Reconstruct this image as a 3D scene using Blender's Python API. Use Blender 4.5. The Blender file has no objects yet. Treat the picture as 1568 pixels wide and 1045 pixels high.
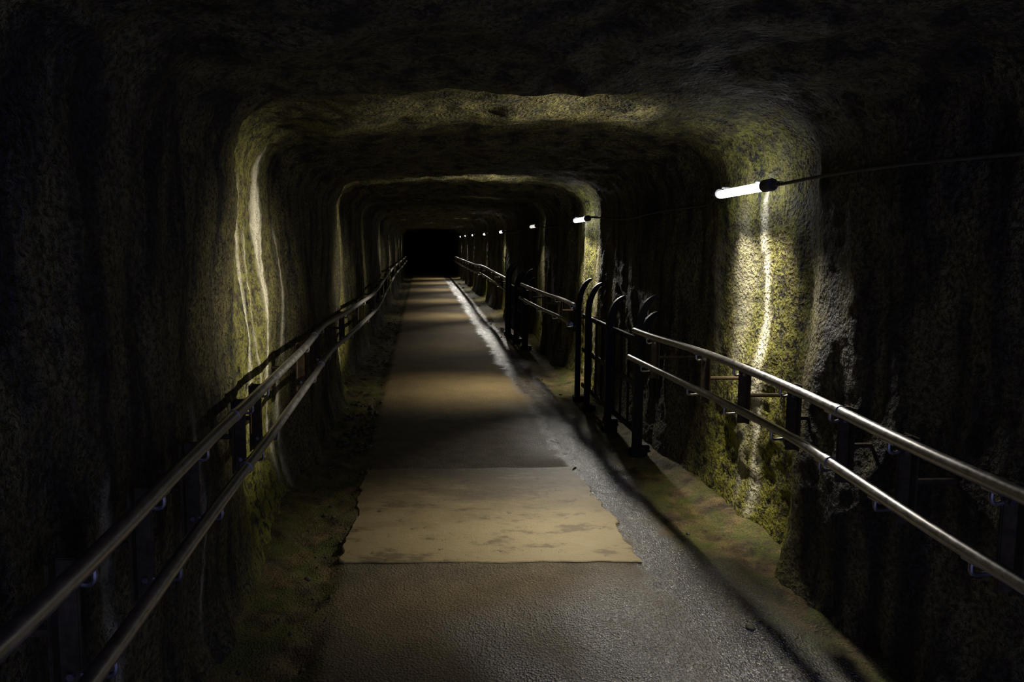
import bpy, bmesh, math, random
import numpy as np
from mathutils import Vector, noise, Matrix
random.seed(7)
S=bpy.context.scene
S.view_settings.view_transform='Standard'
S.view_settings.look='None'
F=1016.0/1568.0*36.0

# ------------------------------------------------ materials
def newmat(name):
    m=bpy.data.materials.new(name); m.use_nodes=True
    nt=m.node_tree; nt.nodes.clear()
    out=nt.nodes.new('ShaderNodeOutputMaterial'); b=nt.nodes.new('ShaderNodeBsdfPrincipled')
    nt.links.new(b.outputs[0],out.inputs[0])
    return m,nt,b
def N(nt,t,**k):
    n=nt.nodes.new(t)
    for a,v in k.items(): setattr(n,a,v)
    return n
def coords(nt,scale=(1,1,1)):
    g=N(nt,'ShaderNodeNewGeometry'); mp=N(nt,'ShaderNodeMapping'); mp.inputs['Scale'].default_value=scale
    nt.links.new(g.outputs['Position'],mp.inputs['Vector']); return mp.outputs[0]
def noi(nt,vec,scale,detail=6,rough=.6):
    n=N(nt,'ShaderNodeTexNoise'); n.inputs['Scale'].default_value=scale; n.inputs['Detail'].default_value=detail
    n.inputs['Roughness'].default_value=rough; nt.links.new(vec,n.inputs['Vector']); return n.outputs[0]
def ramp(nt,fac,stops):
    r=N(nt,'ShaderNodeValToRGB'); e=r.color_ramp.elements
    while len(e)<len(stops): e.new(.5)
    for i,(p,c) in enumerate(stops):
        e[i].position=p; e[i].color=(c,c,c,1) if not isinstance(c,tuple) else (*c,1)
    nt.links.new(fac,r.inputs[0]); return r.outputs[0]
def mix(nt,f,a,b,mode='MIX'):
    m=N(nt,'ShaderNodeMixRGB'); m.blend_type=mode
    for i,v in ((0,f),(1,a),(2,b)):
        if isinstance(v,(int,float)): m.inputs[i].default_value=v if i==0 else (v,v,v,1)
        elif isinstance(v,tuple): m.inputs[i].default_value=(*v,1)
        else: nt.links.new(v,m.inputs[i])
    return m.outputs[0]
def mth(nt,op,a,b=0.0,clamp=False):
    m=N(nt,'ShaderNodeMath'); m.operation=op; m.use_clamp=clamp
    for i,v in ((0,a),(1,b)):
        if isinstance(v,(int,float)): m.inputs[i].default_value=v
        else: nt.links.new(v,m.inputs[i])
    return m.outputs[0]
def attr(nt,name):
    a=N(nt,'ShaderNodeAttribute'); a.attribute_name=name; return a.outputs['Fac']
def bump(nt,b,h,dist,strength=1.0,prev=None):
    n=N(nt,'ShaderNodeBump'); n.inputs['Distance'].default_value=dist; n.inputs['Strength'].default_value=strength
    nt.links.new(h,n.inputs['Height'])
    if prev is not None: nt.links.new(prev,n.inputs['Normal'])
    nt.links.new(n.outputs[0],b.inputs['Normal']); return n.outputs[0]

def rock_mat(name):
    m,nt,b=newmat(name)
    c=coords(nt); cs=coords(nt,(1,1,.18)); cf=coords(nt,(1,1,.35))
    big=noi(nt,c,1.6,4); med=noi(nt,c,9,5,.65); fine=noi(nt,c,55,3,.7); drip=noi(nt,cs,7,4,.6)
    base=mix(nt,ramp(nt,big,[(.35,0.),(.65,1.)]),(.105,.088,.050),(.160,.134,.062))
    base=mix(nt,ramp(nt,med,[(.45,0.),(.66,.8)]),base,(.21,.19,.068))
    base=mix(nt,ramp(nt,drip,[(.40,1.),(.54,0.)]),base,(.036,.033,.029))
    pock=ramp(nt,fine,[(.39,.14),(.56,1.)])
    base=mix(nt,.85,base,pock,'MULTIPLY')
    moss=attr(nt,'moss')
    mm=mth(nt,'MULTIPLY',moss,ramp(nt,noi(nt,c,18,4,.75),[(.43,0.),(.54,1.)]),True)
    base=mix(nt,mm,base,(.30,.295,.045))
    cal=attr(nt,'calcite')
    calb=mth(nt,'MULTIPLY',cal,ramp(nt,noi(nt,cf,16,4,.7),[(.3,.25),(.5,1.)]),True)
    base=mix(nt,calb,base,(.82,.76,.58))
    nt.links.new(base,b.inputs['Base Color'])
    nt.links.new(ramp(nt,med,[(.3,.5),(.7,.85)]),b.inputs['Roughness'])
    b.inputs['Specular IOR Level'].default_value=.2
    p=bump(nt,b,med,.045,.8); v=N(nt,'ShaderNodeTexVoronoi'); v.inputs['Scale'].default_value=42
    nt.links.new(c,v.inputs['Vector'])
    p=bump(nt,b,v.outputs['Distance'],.015,.9,p); bump(nt,b,fine,.024,1.,p)
    return m
M_rock=rock_mat('rock_wall'); 

def floor_mat():
    m,nt,b=newmat('asphalt_floor')
    c=coords(nt); big=noi(nt,c,1.3,4); med=noi(nt,c,7,5,.65); fine=noi(nt,c,110,3,.7)
    wet=attr(nt,'wet'); dirt=attr(nt,'dirt'); brown=attr(nt,'brown'); moss=attr(nt,'moss')
    asp=mix(nt,ramp(nt,med,[(.35,0.),(.65,1.)]),(.085,.068,.044),(.15,.118,.07))
    br=mix(nt,ramp(nt,big,[(.35,0.),(.65,1.)]),(.20,.14,.06),(.30,.215,.09))
    base=mix(nt,brown,asp,br)
    dc=mix(nt,ramp(nt,med,[(.38,0.),(.62,1.)]),(.045,.033,.018),(.20,.142,.06))
    base=mix(nt,dirt,base,dc)
    mm=mth(nt,'MULTIPLY',moss,ramp(nt,noi(nt,c,5,5,.75),[(.45,0.),(.57,.88)]),True)
    base=mix(nt,mm,base,(.09,.108,.018))
    base=mix(nt,.8,base,ramp(nt,fine,[(.37,.3),(.6,1.)]),'MULTIPLY')
    wn=mth(nt,'MULTIPLY',wet,ramp(nt,noi(nt,c,6,5,.7),[(.32,.55),(.45,1.)]),True)
    base=mix(nt,wn,base,mix(nt,1.,base,(.35,.35,.37),'MULTIPLY'))
    nt.links.new(base,b.inputs['Base Color'])
    nt.links.new(mix(nt,wn,.8,.25),b.inputs['Roughness'])
    nt.links.new(mth(nt,'ADD',mth(nt,'MULTIPLY',wn,.75),.25),b.inputs['Specular IOR Level'])
    nt.links.new(wn,b.inputs['Coat Weight']); b.inputs['Coat Roughness'].default_value=.24; b.inputs['Coat IOR'].default_value=3.2
    v=N(nt,'ShaderNodeTexVoronoi'); v.inputs['Scale'].default_value=95
    nt.links.new(c,v.inputs['Vector'])
    p=bump(nt,b,med,.005,.6); p=bump(nt,b,v.outputs['Distance'],.006,.8,p); p=bump(nt,b,fine,.004,.9,p)
    cb=N(nt,'ShaderNodeBump'); cb.inputs['Distance'].default_value=.016; nt.links.new(v.outputs['Distance'],cb.inputs['Height']); nt.links.new(p,cb.inputs['Normal'])
    nt.links.new(cb.outputs[0],b.inputs['Coat Normal'])
    return m
M_floor=floor_mat()

def simple(name,col,rough,metal=0,bscale=0,bdist=.002,var=.3,spec=.5):
    m,nt,b=newmat(name); c=coords(nt); n=noi(nt,c,bscale or 30,4,.65)
    nt.links.new(mix(nt,ramp(nt,n,[(.35,0.),(.65,1.)]),tuple(x*(1-var) for x in col),tuple(min(1,x*(1+var)) for x in col)),b.inputs['Base Color'])
    nt.links.new(ramp(nt,n,[(.3,max(.05,rough-.1)),(.7,min(1,rough+.1))]),b.inputs['Roughness'])
    b.inputs['Metallic'].default_value=metal; b.inputs['Specular IOR Level'].default_value=spec
    bump(nt,b,n,bdist,.6); return m
M_steel=simple('galvanised_steel',(.30,.287,.275),.42,.9,40,.0006,.25)
M_post=simple('rusty_plate',(.06,.043,.022),.75,.0,30,.001,.4,.2)
M_black=simple('black_steel',(.008,.008,.008),.55,0,30,.001,.3,.2)
M_plastic=simple('grey_plastic',(.05,.05,.055),.5,0,20,.0003)
M_cable=simple('cable_rubber',(.05,.042,.034),.6,0,20,.0005)
M_stone=simple('gravel_stone',(.055,.047,.028),.7,0,40,.002,.5)
def slab_mat():
    m,nt,b=newmat('concrete_slab'); c=coords(nt)
    big=noi(nt,coords(nt,(.6,1.5,1)),2.2,5,.6); med=noi(nt,c,14,5,.7); fine=noi(nt,c,130,3,.6); mid=noi(nt,coords(nt,(.7,1.3,1)),4.5,6,.7)
    g=N(nt,'ShaderNodeNewGeometry'); sp=N(nt,'ShaderNodeSeparateXYZ'); nt.links.new(g.outputs['Position'],sp.inputs[0])
    t=mth(nt,'MULTIPLY',mth(nt,'SUBTRACT',sp.outputs[1],3.7),1.1); t=mth(nt,'ADD',t,mth(nt,'MULTIPLY',mth(nt,'SUBTRACT',big,.5),2.4),True)
    base=mix(nt,t,(.29,.225,.11),(.12,.085,.040))   # darker brown towards the back, broken up by noise
    base=mix(nt,ramp(nt,mid,[(.38,.8),(.47,0.)]),base,(.11,.08,.04))
    base=mix(nt,ramp(nt,mid,[(.54,0.),(.66,.5)]),base,(.33,.275,.155))
    base=mix(nt,ramp(nt,med,[(.31,.9),(.38,0.)]),base,(.05,.038,.02))
    base=mix(nt,.45,base,fine,'MULTIPLY')
    nt.links.new(base,b.inputs['Base Color']); b.inputs['Roughness'].default_value=.6; b.inputs['Specular IOR Level'].default_value=.3
    p=bump(nt,b,mid,.008,.5); p=bump(nt,b,med,.005,.6,p); bump(nt,b,fine,.003,.7,p); return m
M_slab=slab_mat()
def emis(name,col,s):
    m,nt,b=newmat(name); b.inputs['Base Color'].default_value=(.8,.8,.8,1)
    b.inputs['Emission Color'].default_value=(*col,1); b.inputs['Emission Strength'].default_value=s; return m
M_tube=emis('lit_diffuser',(.95,.97,1),14)
M_tubedim=emis('dim_diffuser',(1,.97,.9),.8)

# ------------------------------------------------ helpers
def mkobj(name,bm,mats,smooth=True,parent=None):
    me=bpy.data.meshes.new(name); bm.to_mesh(me); bm.free()
    for m in (mats if isinstance(mats,list) else [mats]): me.materials.append(m)
    if smooth:
        for p in me.polygons: p.use_smooth=True
    o=bpy.data.objects.new(name,me); S.collection.objects.link(o)
    if parent: o.parent=parent
    return o
def smoothpath(pts,step=.08):
    P=[Vector(p) for p in pts]; P=[2*P[0]-P[1]]+P+[2*P[-1]-P[-2]]; out=[]
    for i in range(1,len(P)-2):
        n=max(2,int((P[i+1]-P[i]).length/step))
        for k in range(n):
            t=k/n; a,b,c,d=P[i-1],P[i],P[i+1],P[i+2]
            out.append(.5*((2*b)+(-a+c)*t+(2*a-5*b+4*c-d)*t*t+(-a+3*b-3*c+d)*t**3))
    out.append(P[-2]); return out
def tube(bm,pts,r,seg=12,mi=0,rfun=None):
    pts=[Vector(p) for p in pts]; rings=[]
    up=None
    for i,p in enumerate(pts):
        t=(pts[min(i+1,len(pts)-1)]-pts[max(i-1,0)]).normalized()
        if up is None: up=Vector((0,0,1)) if abs(t.z)<.9 else Vector((1,0,0))
        a=t.cross(up).normalized(); u=a.cross(t).normalized(); up=u
        rr=rfun(i/(len(pts)-1)) if rfun else r
        rings.append([bm.verts.new(p+rr*(math.cos(2*math.pi*k/seg)*a+math.sin(2*math.pi*k/seg)*u)) for k in range(seg)])
    for A,B in zip(rings,rings[1:]):
        for k in range(seg):
            f=bm.faces.new((A[k],A[(k+1)%seg],B[(k+1)%seg],B[k])); f.material_index=mi
    for R,fl in ((rings[0],False),(rings[-1],True)):
        f=bm.faces.new(R if fl else R[::-1]); f.material_index=mi
def box(bm,c,s,mi=0,bev=.003):
    r=bmesh.ops.create_cube(bm,size=1,matrix=Matrix.Translation(c)@Matrix.Diagonal((*s,1)))
    vs=r['verts']; es={e for v in vs for e in v.link_edges}
    fs={f for v in vs for f in v.link_faces}
    for f in fs: f.material_index=mi
    if bev: 
        g=bmesh.ops.bevel(bm,geom=list(es),offset=bev,segments=2,affect='EDGES')
        for f in g['faces']: f.material_index=mi
def sstep(a,b,x):
    t=min(1,max(0,(x-a)/(b-a))); return t*t*(3-2*t)

# ------------------------------------------------ layout
LAMPS=[3.78,7.6,10.8,15.1,19.1,23.5,27.4,30.8]
def niche(y,fr=.85,bk=.9):
    v=0
    for i,l in enumerate(LAMPS):
        a=l-fr; b=l+bk
        v=max(v,sstep(a-.2,a+.15,y)*(1-sstep(b-.15,b+.2,y)))
    return v
def gatepocket(y): return max(sstep(4.5,4.9,y)*(1-sstep(6.9,7.3,y)), sstep(9.6,9.9,y)*(1-sstep(11.8,12.2,y)))
ys=list(np.arange(-1.5,1.4,.08))+list(np.arange(1.4,9,.028))+list(np.arange(9,20,.07))+list(np.arange(20,46.01,.2))
# profile
NW,NA,NC=80,22,70
def profile(y):
    n=niche(y,.62,.95); g=gatepocket(y); nl=niche(y,.46,.98); nr=niche(y,.60,.95)
    Lb,Lt=-.84-.05*nl,-.89-.12*nl
    Rb,Rt=1.79+.12*nr+.05*g,1.83+.14*nr+.05*g
    H=2.28+.06*n; r=.30
    P=[]
    for i in range(NW):
        t=i/(NW-1); z=-.15+(H-r+.15)*t; e=t**.8
        P.append((Lb+(Lt-Lb)*e,z,1,0))
    for i in range(1,NA):
        a=math.pi/2*i/NA; P.append((Lt+r-r*math.cos(a),H-r+r*math.sin(a),math.cos(a),-math.sin(a)))
    for i in range(NC):
        t=i/(NC-1); x=(Lt+r)+(Rt-Lt-2*r)*t; P.append((x,H+.05*math.sin(math.pi*t),0,-1))
    for i in range(1,NA):
        a=math.pi/2*(1-i/NA); P.append((Rt-r+r*math.cos(a),H-r+r*math.sin(a),-math.cos(a),-math.sin(a)))
    for i in range(NW):
        t=1-i/(NW-1); z=-.15+(H-r+.15)*t; e=t**.8
        P.append((Rb+(Rt-Rb)*e,z,-1,0))
    return P
# calcite streaks: side,y,width,ztop,zbot,strength
ST=[(-1,4.12,.085,2.12,.75,1.),(-1,4.18,.05,2.2,.2,1.),(-1,3.68,.03,1.95,.5,.7),(-1,3.82,.02,1.7,.3,.5),(-1,4.55,.05,1.7,.9,.55),(-1,4.42,.08,.7,.1,.9),
    (-1,2.5,.02,1.0,.2,.5),(-1,1.8,.03,.95,.4,.6),(1,3.72,.045,1.95,.3,1.0),(1,3.68,.035,1.2,.1,.9),(1,3.98,.13,1.8,.9,.35),(1,4.3,.06,1.6,.8,.3),(1,3.85,.06,.9,.1,.35)]
for l in LAMPS[1:]:
    for s in (-1,1):
        for k in range(4):
            ST.append((s,l+random.uniform(-.5,.6),random.uniform(.03,.07),random.uniform(1.6,2.1),random.uniform(.1,.8),random.uniform(.3,.8)))
rows=[]; cal=[]; mos=[]
for y in ys:
    row=[];cr=[];mr=[]
    near=[s for s in ST if abs(s[1]-y)<.6]
    for (x,z,nx,nz) in profile(y):
        p=Vector((x,y,z))
        d=.055*noise.noise(p*1.1+Vector((3,1,7)))+.030*noise.noise(Vector((p.x*3,p.y*3,p.z*1.6)))
        d+=.018*noise.noise(Vector((p.x*7,p.y*7,p.z*(3 if abs(nx)>.7 else 7))))+.010*noise.noise(p*19)
        if nz<-.6: d+=.06*abs(noise.noise(p*1.9+Vector((9,2,0))))-.015+.018*noise.noise(p*6)
        if z<.35: d+=.07*(1-z/.35)**2*(.6+.8*noise.noise(p*2.5))
        row.append((x+nx*d,y,z+nz*d))
        side=-1 if x<.4 else 1
        c=0
        for (s,y0,w,zt,zb,st) in near:
            if s!=side: continue
            yy=y0+.05*noise.noise(Vector((z*1.5,y0*3,s)))+.015*noise.noise(Vector((z*7,y0*3,s)))
            ww=w*(.7+.7*noise.noise(Vector((z*3,y0*9,2.))))
            c=max(c,st*math.exp(-((y-yy)/max(ww,.006))**2)*sstep(zb-.15,zb+.1,z)*(1-sstep(zt-.05,zt+.12,z)))
        cr.append(c)
        l=min(abs(y-q) for q in LAMPS)
        mr.append((1-sstep(.2,.9,l))*(.4+.6*(1-sstep(.3,1.4,z)))*(1 if abs(nx)>.5 else .4)*(1 if side>0 else .85))
    rows.append(row);cal.append(cr);mos.append(mr)
NP=len(rows[0])
iL=NW+NA//2; iR=NP-NW-NA//2
def shell(name,a,b):
    vs=[];c=[];m=[];n=b-a+1
    for R,C,Mo in zip(rows,cal,mos):
        vs+=R[a:b+1];c+=C[a:b+1];m+=Mo[a:b+1]
    fs=[]
    for j in range(len(ys)-1):
        for i in range(n-1):
            k=j*n+i; fs.append((k,k+1,k+n+1,k+n))
    me=bpy.data.meshes.new(name); me.from_pydata(vs,[],fs); me.materials.append(M_rock)
    for nm,v in (('calcite',c),('moss',m)):
        at=me.attributes.new(nm,'FLOAT','POINT'); at.data.foreach_set('value',v)
    me.polygons.foreach_set('use_smooth',[True]*len(me.polygons))
    o=bpy.data.objects.new(name,me); S.collection.objects.link(o)
shell('wall_left',0,iL); shell('ceiling',iL,iR); shell('wall_right',iR,NP-1)
bm=bmesh.new(); box(bm,(.45,46.0,1.15),(3.6,.4,3.0),0,.05); mkobj('wall_back',bm,M_rock,False)

# floor
xs=list(np.arange(-1.35,2.45,.024))
fys=list(np.arange(-1.5,1.4,.1))+list(np.arange(1.4,9,.03))+list(np.arange(9,20,.08))+list(np.arange(20,46.01,.3))
def fz(x,y):
    p=Vector((x,y,0)); z=.004*noise.noise(p*6)
    l=1-sstep(-.50,-.38+.02*noise.noise(p*3),x)
    z+=l*(-.03+.03*noise.noise(p*3)+.018*noise.noise(p*11)+.012*noise.noise(p*25))
    g=sstep(1.0,1.2,x)*(1-sstep(1.3,1.5,x)); z-=.006*g
    r=sstep(1.32,1.6+.04*noise.noise(p*2),x); z+=r*(.012*noise.noise(p*3)+.012*noise.noise(p*9)+.010*noise.noise(p*22))
    if x<-.7: z+=.06*(1-sstep(-.98,-.7,x))
    if x>1.62: z+=.06*sstep(1.62,1.95,x)
    return z
vs=[];W=[];D=[];B=[];MO=[]
for y in fys:
    for x in xs:
        vs.append((x,y,fz(x,y))); p=Vector((x,y,0))
        c=1.25+.05*noise.noise(Vector((y*.8,3,1)))+.06*(1-sstep(2.5,3.6,y))
        hw=.16+.06*noise.noise(Vector((y*1.5,0,5)))
        w=1-sstep(hw*.6,hw*1.5,abs(x-c)+.09*noise.noise(p*9))
        nr=(1-sstep(2.5,3.4,y+.8*noise.noise(p*1.5)))*sstep(.2,.8,x+.5*noise.noise(p*2))*(1-sstep(1.5,1.75,x))
        w=max(w,nr*.75, .3*sstep(4.8,5.1,y)*(1-sstep(6.3,7.0,y))*sstep(.6,1.0,x+.25*noise.noise(p*2))*(1-sstep(1.4,1.6,x)))
        W.append(w)
        e=.10*noise.noise(p*2.3)+.06*noise.noise(p*7)
        dd=max(1-sstep(-.46,-.37,x+e),sstep(1.36,1.52,x+.10*noise.noise(p*3))); D.append(dd)
        B.append(max(sstep(6.0,7.0,y)*.85, .35*(1-sstep(2.9,3.3,y))))
        MO.append(dd*.9)
n=len(xs); fs=[(j*n+i,j*n+i+1,(j+1)*n+i+1,(j+1)*n+i) for j in range(len(fys)-1) for i in range(n-1)]
me=bpy.data.meshes.new('floor'); me.from_pydata(vs,[],fs); me.materials.append(M_floor)
for nm,v in (('wet',W),('dirt',D),('brown',B),('moss',MO)):
    at=me.attributes.new(nm,'FLOAT','POINT'); at.data.foreach_set('value',v)
me.polygons.foreach_set('use_smooth',[True]*len(me.polygons))
S.collection.objects.link(bpy.data.objects.new('floor',me))

# concrete slab (irregular outline)
bm=bmesh.new(); o=[]
def edge(a,b,n,amp,s):
    for i in range(n):
        t=i/n; x=a[0]+(b[0]-a[0])*t; y=a[1]+(b[1]-a[1])*t
        o.append((x+amp*noise.noise(Vector((x*4,y*4,s)))+amp*.5*noise.noise(Vector((x*15,y*15,s))),y+amp*noise.noise(Vector((x*4,y*4,s+5)))+amp*.4*noise.noise(Vector((x*13,y*13,s)))))
edge((-.40,3.30),(1.14,3.27),60,.018,1); edge((1.14,3.27),(1.13,3.75),20,.04,2); edge((1.13,3.75),(1.14,4.72),36,.05,3)
edge((1.14,4.72),(-.40,4.72),60,.02,4); edge((-.40,4.72),(-.41,3.30),50,.04,5)
vb=[bm.verts.new((x,y,-.03)) for x,y in o]; vm=[bm.verts.new((x,y,.004)) for x,y in o]
cx,cy=.4,4.0
vt=[bm.verts.new((x+(cx-x)*.006,y+(cy-y)*.008,.008)) for x,y in o]
L=len(o)
for i in range(L):
    j=(i+1)%L
    bm.faces.new((vb[i],vb[j],vm[j],vm[i])); bm.faces.new((vm[i],vm[j],vt[j],vt[i]))
bm.faces.new(vt); mkobj('concrete_slab',bm,M_slab,False)

# gravel
bm=bmesh.new()
def stone(x,y,r):
    g=bmesh.ops.create_icosphere(bm,subdivisions=2,radius=r)['verts']
    s=Vector((random.uniform(.7,1.3),random.uniform(.7,1.3),random.uniform(.45,.8))); off=Vector((x*31,y*17,r))
    for v in g:
        k=1+.35*noise.noise(v.co/r*1.1+off)
        v.co=Vector((v.co.x*s.x*k+x,v.co.y*s.y*k+y,v.co.z*s.z*k+fz(x,y)+r*.2))
for i in range(300):
    y=1.5+random.random()**1.3*13
    x=random.uniform(-.74,-.42) if random.random()<.8 else random.uniform(1.40,1.52)
    stone(x,y,random.choice([.005,.006,.008,.011,.016]) if y<9 else .015)
for i in range(70): stone(random.uniform(-.72,-.4),random.uniform(5.2,6.8),random.uniform(.012,.03))
mkobj('gravel',bm,M_stone)

# ------------------------------------------------ handrails
def wallx(side,y,z):
    j=min(range(len(ys)),key=lambda k:abs(ys[k]-y)); R=rows[j]
    seg=R[:NW] if side<0 else R[-NW:]
    return min(seg,key=lambda q:abs(q[2]-z))[0]
def handrail(name,side,segs,posts):
    bm=bmesh.new()
    for up,lo in segs:
        pu=smoothpath([(x,y,z) for (y,x,z) in up]); pl=smoothpath([(x,y,z) for (y,x,z) in lo])
        tube(bm,pu,.0215,16); tube(bm,pl,.0205,16)
        for path in (pu,pl):
            for k in range(18,len(path)-3,26): tube(bm,[path[k],path[k]+(path[k+1]-path[k]).normalized()*.04],.0245,16)
        for py in posts:
            if not(up[0][0]<py<up[-1][0]): continue
            a=min(pu,key=lambda q:abs(q.y-py)); b=min(pl,key=lambda q:abs(q.y-py))
            px=(a.x+b.x)/2+side*.075
            zt=a.z+.0; zb=b.z-.11
            box(bm,(px,py,(zt+zb)/2),(.05,.012,zt-zb),1,.003)
            box(bm,(px+side*.022,py,(zt+zb)/2),(.008,.07,zt-zb),1,.002)
            wx=wallx(side,py,b.z)
            tube(bm,[(px+side*.02,py,b.z+.04),(wx+side*.03,py,b.z+.04)],.011,8,1)
            for q in (a,b):
                h=[(px-side*.02,py,q.z-.055),(q.x+side*.015,py,q.z-.06),(q.x,py,q.z-.05),(q.x,py,q.z-.012)]
                tube(bm,smoothpath(h,.01),.0065,8,0)
                tube(bm,[(q.x,py-.028,q.z-.02),(q.x,py+.028,q.z-.02)],.009,8,0)
                for e in (-1,1): tube(bm,[(px-side*.004,py+e*.004,q.z-.055),(px-side*.004,py+e*.014,q.z-.055)],.009,6,0)
    o=mkobj(name,bm,[M_steel,M_post])
    md=o.modifiers.new('es','EDGE_SPLIT'); md.split_angle=math.radians(40); return o
UL=[(-1.2,-.70,1.0),(.6,-.69,1.0),(1.3,-.68,1.0),(2.0,-.70,1.0),(3.0,-.71,1.0),(4.2,-.73,1.0),(5.2,-.77,1.0),(6.0,-.72,1.0),(7.2,-.66,1.0),(9,-.62,.99),(12,-.66,1.0),(16,-.68,1.05),(20,-.72,1.02),(26,-.72,1.),(33,-.72,1.)]
LL=[(-1.2,-.64,.80),(.6,-.64,.80),(1.3,-.645,.80),(2.0,-.66,.80),(3.0,-.67,.80),(4.2,-.69,.80),(5.2,-.72,.79),(6.0,-.67,.80),(7.2,-.62,.80),(9,-.58,.79),(12,-.62,.80),(16,-.65,.84),(20,-.68,.82),(26,-.68,.8),(33,-.68,.8)]
pL=[.2,.9,1.35,1.75,2.15,2.75,3.05,4.3,5.2,6.3]+list(np.arange(7.6,33,1.5))
handrail('handrail',-1,[(UL,LL)],pL)
R1=([(-1.2,1.50,1.0),(.6,1.52,1.0),(1.7,1.55,1.0),(2.14,1.58,1.0),(2.83,1.65,1.0),(3.7,1.65,1.01),(4.5,1.60,1.0),(4.85,1.585,1.0)],
    [(-1.2,1.46,.80),(.6,1.47,.80),(1.64,1.50,.80),(2.35,1.57,.80),(2.8,1.62,.80),(3.5,1.61,.80),(4.36,1.57,.80),(4.85,1.55,.80)])
R2=([(6.85,1.60,1.0),(7.6,1.62,1.0),(8.4,1.58,1.0),(9.3,1.52,1.02),(9.9,1.5,1.03)],[(6.85,1.57,.8),(7.6,1.59,.8),(8.4,1.55,.8),(9.3,1.5,.82),(9.9,1.48,.83)])
R3=([(11.9,1.55,1.0),(14,1.6,1.0),(17,1.58,1.05),(21,1.6,1.0),(33,1.6,1.0)],[(11.9,1.52,.8),(14,1.57,.8),(17,1.55,.85),(21,1.57,.8),(33,1.57,.8)])
handrail('handrail.001',1,[R1,R2,R3],[.6,1.2,1.7,2.14,2.54,2.96,3.42,3.87,4.6,7.1,7.9,8.7,9.5]+list(np.arange(12.2,33,1.5)))

# ------------------------------------------------ black hooked barrier gates
def barrier(y0,y1,X):
    bm=bmesh.new()
    tt=(0,.07,.38,.50,.78,1.); hh=[1.26,1.12,1.20,1.18,1.27,1.29]; dx=(.03,.09,.0,.07,.0,.0)
    for k,(t_,h) in enumerate(zip(tt,hh)):
        y=y0+(y1-y0)*t_; x=X+dx[k]
        c=[(x,(h-.30)*(i/9)) for i in range(10)]
        for i in range(1,15):
            a=math.pi*.42*i/14; c.append((x+.17*(1-math.cos(a)),h-.30+.30*math.sin(a)))
        pr=None
        for i,(cx_,cz) in enumerate(c):
            q0=c[max(i-1,0)];q1=c[min(i+1,len(c)-1)]; tx,tz=q1[0]-q0[0],q1[1]-q0[1]; l=math.hypot(tx,tz); nx_,nz_=tz/l,-tx/l
            w=.026*(1 if i<18 else 1-.13*(i-18)); d=.018
            ring=[bm.verts.new((cx_+s*nx_*w,y+e*d,cz+s*nz_*w)) for s,e in ((-1,-1),(1,-1),(1,1),(-1,1))]
            if pr:
                for m in range(4): bm.faces.new((pr[m],pr[(m+1)%4],ring[(m+1)%4],ring[m]))
            else: bm.faces.new(ring[::-1])
            pr=ring
        bm.faces.new(pr)
        box(bm,(x+.02,y,.03),(.12,.09,.07),0,.006)
    for z in (.18,.55,.90): box(bm,(X+.05,(y0+y1)/2,z),(.022,y1-y0,.045),0,.004)
    for k in range(9):
        y=y0+(y1-y0)*(k+.5)/9; tube(bm,[(X+.055,y,.18),(X+.055,y,.90)],.010,8)
    return bm
mkobj('barrier_gate',barrier(4.95,6.75,1.62),M_black,False)
mkobj('barrier_gate.001',barrier(10.0,11.8,1.53),M_black,False)

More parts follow.
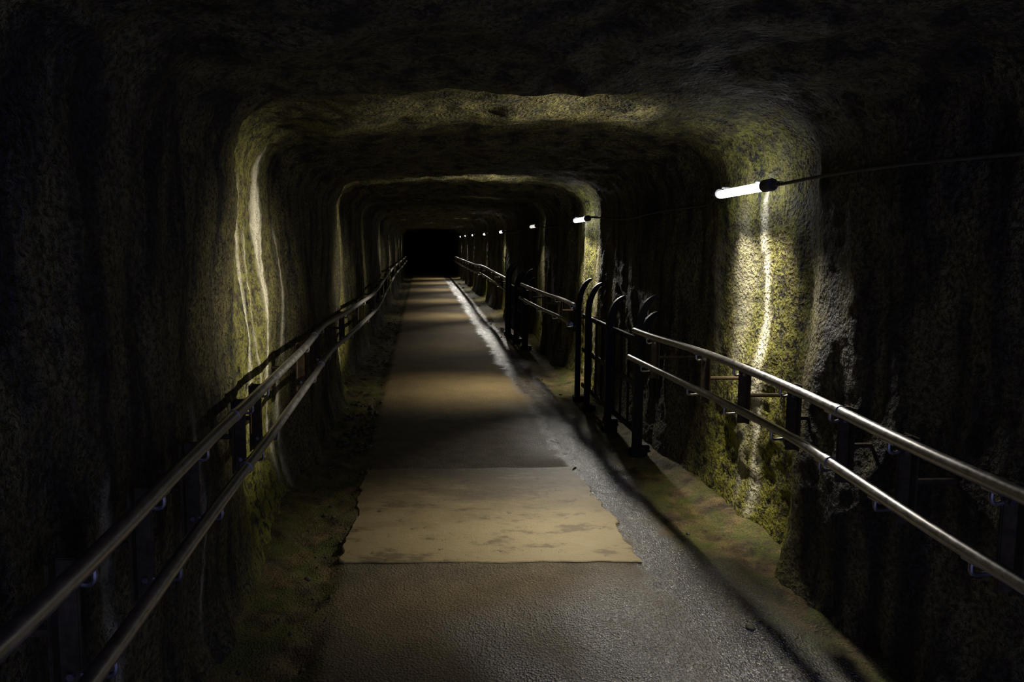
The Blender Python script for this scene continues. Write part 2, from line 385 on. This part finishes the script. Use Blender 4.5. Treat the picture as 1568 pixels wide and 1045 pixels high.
# ------------------------------------------------ lamps and cable
LX=1.83
cab=[]
for i,l in enumerate(LAMPS):
    h=1.65+[.30,.265,.27,.25,.25,.27,.29,.29][i]
    e=bpy.data.objects.new('tube_lamp',None); S.collection.objects.link(e); e.location=(LX,l,h)
    dim=(i==2)
    bm=bmesh.new(); hl=.28
    pts=[(0.0,-hl+2*hl*k/24,-.006*(k/24)) for k in range(25)]
    tube(bm,pts,.026,20,0,lambda t:.025*math.sqrt(max(.02,1-max(0,(abs(t-.5)*2-.86)/.14)**2*.8)))
    mkobj('diffuser',bm,M_tubedim if dim else M_tube,True,e)
    bm=bmesh.new()
    tube(bm,[(0,-hl-.07,.003),(0,-hl-.06,.003),(0,-hl+.01,.002)],.034,16,0,lambda t:.034 if t>.1 else .026)
    tube(bm,[(0,hl-.01,0),(0,hl+.03,0)],.029,16)
    tube(bm,[(0,-hl-.12,.004),(0,-hl-.07,.003)],.012,10)
    o=mkobj('end_caps',bm,M_plastic,True,e); o.modifiers.new('es','EDGE_SPLIT')
    bm=bmesh.new()
    wx=max(.05,wallx(1,l,h)-LX)
    for yy in (-.2,.2):
        box(bm,((wx+.04)/2,yy,.03),(wx+.04,.02,.008),0,.001); tube(bm,[(-.02,yy,.031),(.02,yy,.031)],.006,6)
    mkobj('brackets',bm,M_plastic,False,e)
    pw=.12 if dim else 1.0; far=1 if i==0 else 1.3
    for nm,dx,dy,dz,spread,P,sy in (('tube_glow_across',-1,0,-.22,42,7.8*far,.02),('tube_glow_up',-.90,0,.36,42,2.2*far,.02),
              ('tube_glow_wall',.14,-.03,-1,52,5.2*(1 if i==0 else .95),.02),('tube_glow_floor',-.60,-.12,-1,52,6.0,.06),
              ('gutter_glint_fill',-.50,-1.9,-1.9,54,3.5,.06) if i==0 else ('gutter_glint_fill',-.50,-2.3,-1.40,46,3.6,.06)):
        L_=bpy.data.lights.new(nm,'AREA'); L_.shape='RECTANGLE'; L_.size=.5; L_.size_y=sy
        L_.energy=P*pw; L_.spread=math.radians(spread); L_.color=(1,.93,.77) if nm!='gutter_glint_fill' else (1,.94,.84)
        q=bpy.data.objects.new(nm,L_); S.collection.objects.link(q); q.parent=e
        d=Vector((dx,dy,dz)).normalized(); zax=-d; xax=(Vector((0,1,0))-Vector((0,1,0)).dot(zax)*zax).normalized(); yax=zax.cross(xax)
        off=Vector((dx,0,dz)).normalized()*.045
        if nm=='gutter_glint_fill': off=Vector((-.03,-.08,-.13)); L_.size=.2  # extra light added below each tube to make the wet gutter glint
        q.matrix_local=Matrix.Translation(off)@Matrix((xax,yax,zax)).transposed().to_4x4()
    cab+=[(l-hl-.12,LX,h+.004),(l+hl+.03,LX,h)]
bm=bmesh.new()
def cpath(y0,y1,h0,h1,sag):
    pts=[]; n=7
    for k in range(n+1):
        t=k/n; y=y0+(y1-y0)*t; z=h0+(h1-h0)*t-sag*4*t*(1-t)+.012*math.sin(t*11+y0)
        x=LX if k in(0,n) else wallx(1,y,z)-.015
        pts.append((x,y,z))
    return smoothpath(pts,.05)
tube(bm,cpath(-1.0,cab[0][0],1.84,cab[0][2],-.0),.0085,8)
for k in range(1,len(cab)-1,2):
    a,b=cab[k],cab[k+1]; tube(bm,cpath(a[0],b[0],a[2],b[2],.06),.0085,8)
mkobj('wall_cable',bm,M_cable)

# ------------------------------------------------ world + camera
w=bpy.data.worlds.new('w'); S.world=w; w.use_nodes=True
bg=w.node_tree.nodes['Background']; bg.inputs[0].default_value=(.34,.41,1,1); bg.inputs[1].default_value=1.35
cam=bpy.data.cameras.new('camera'); co=bpy.data.objects.new('camera',cam); S.collection.objects.link(co)
cam.sensor_width=36; cam.lens=F; cam.clip_start=.02
yaw,pitch=math.radians(2.0),math.radians(5.0)
co.location=(0,0,1.65); co.rotation_euler=(math.pi/2-pitch,0,-yaw)
cam.shift_x=(784-(645+1016*math.tan(yaw)))/1568
cam.shift_y=((372+1016*math.tan(pitch))-522.5)/1568
S.camera=co
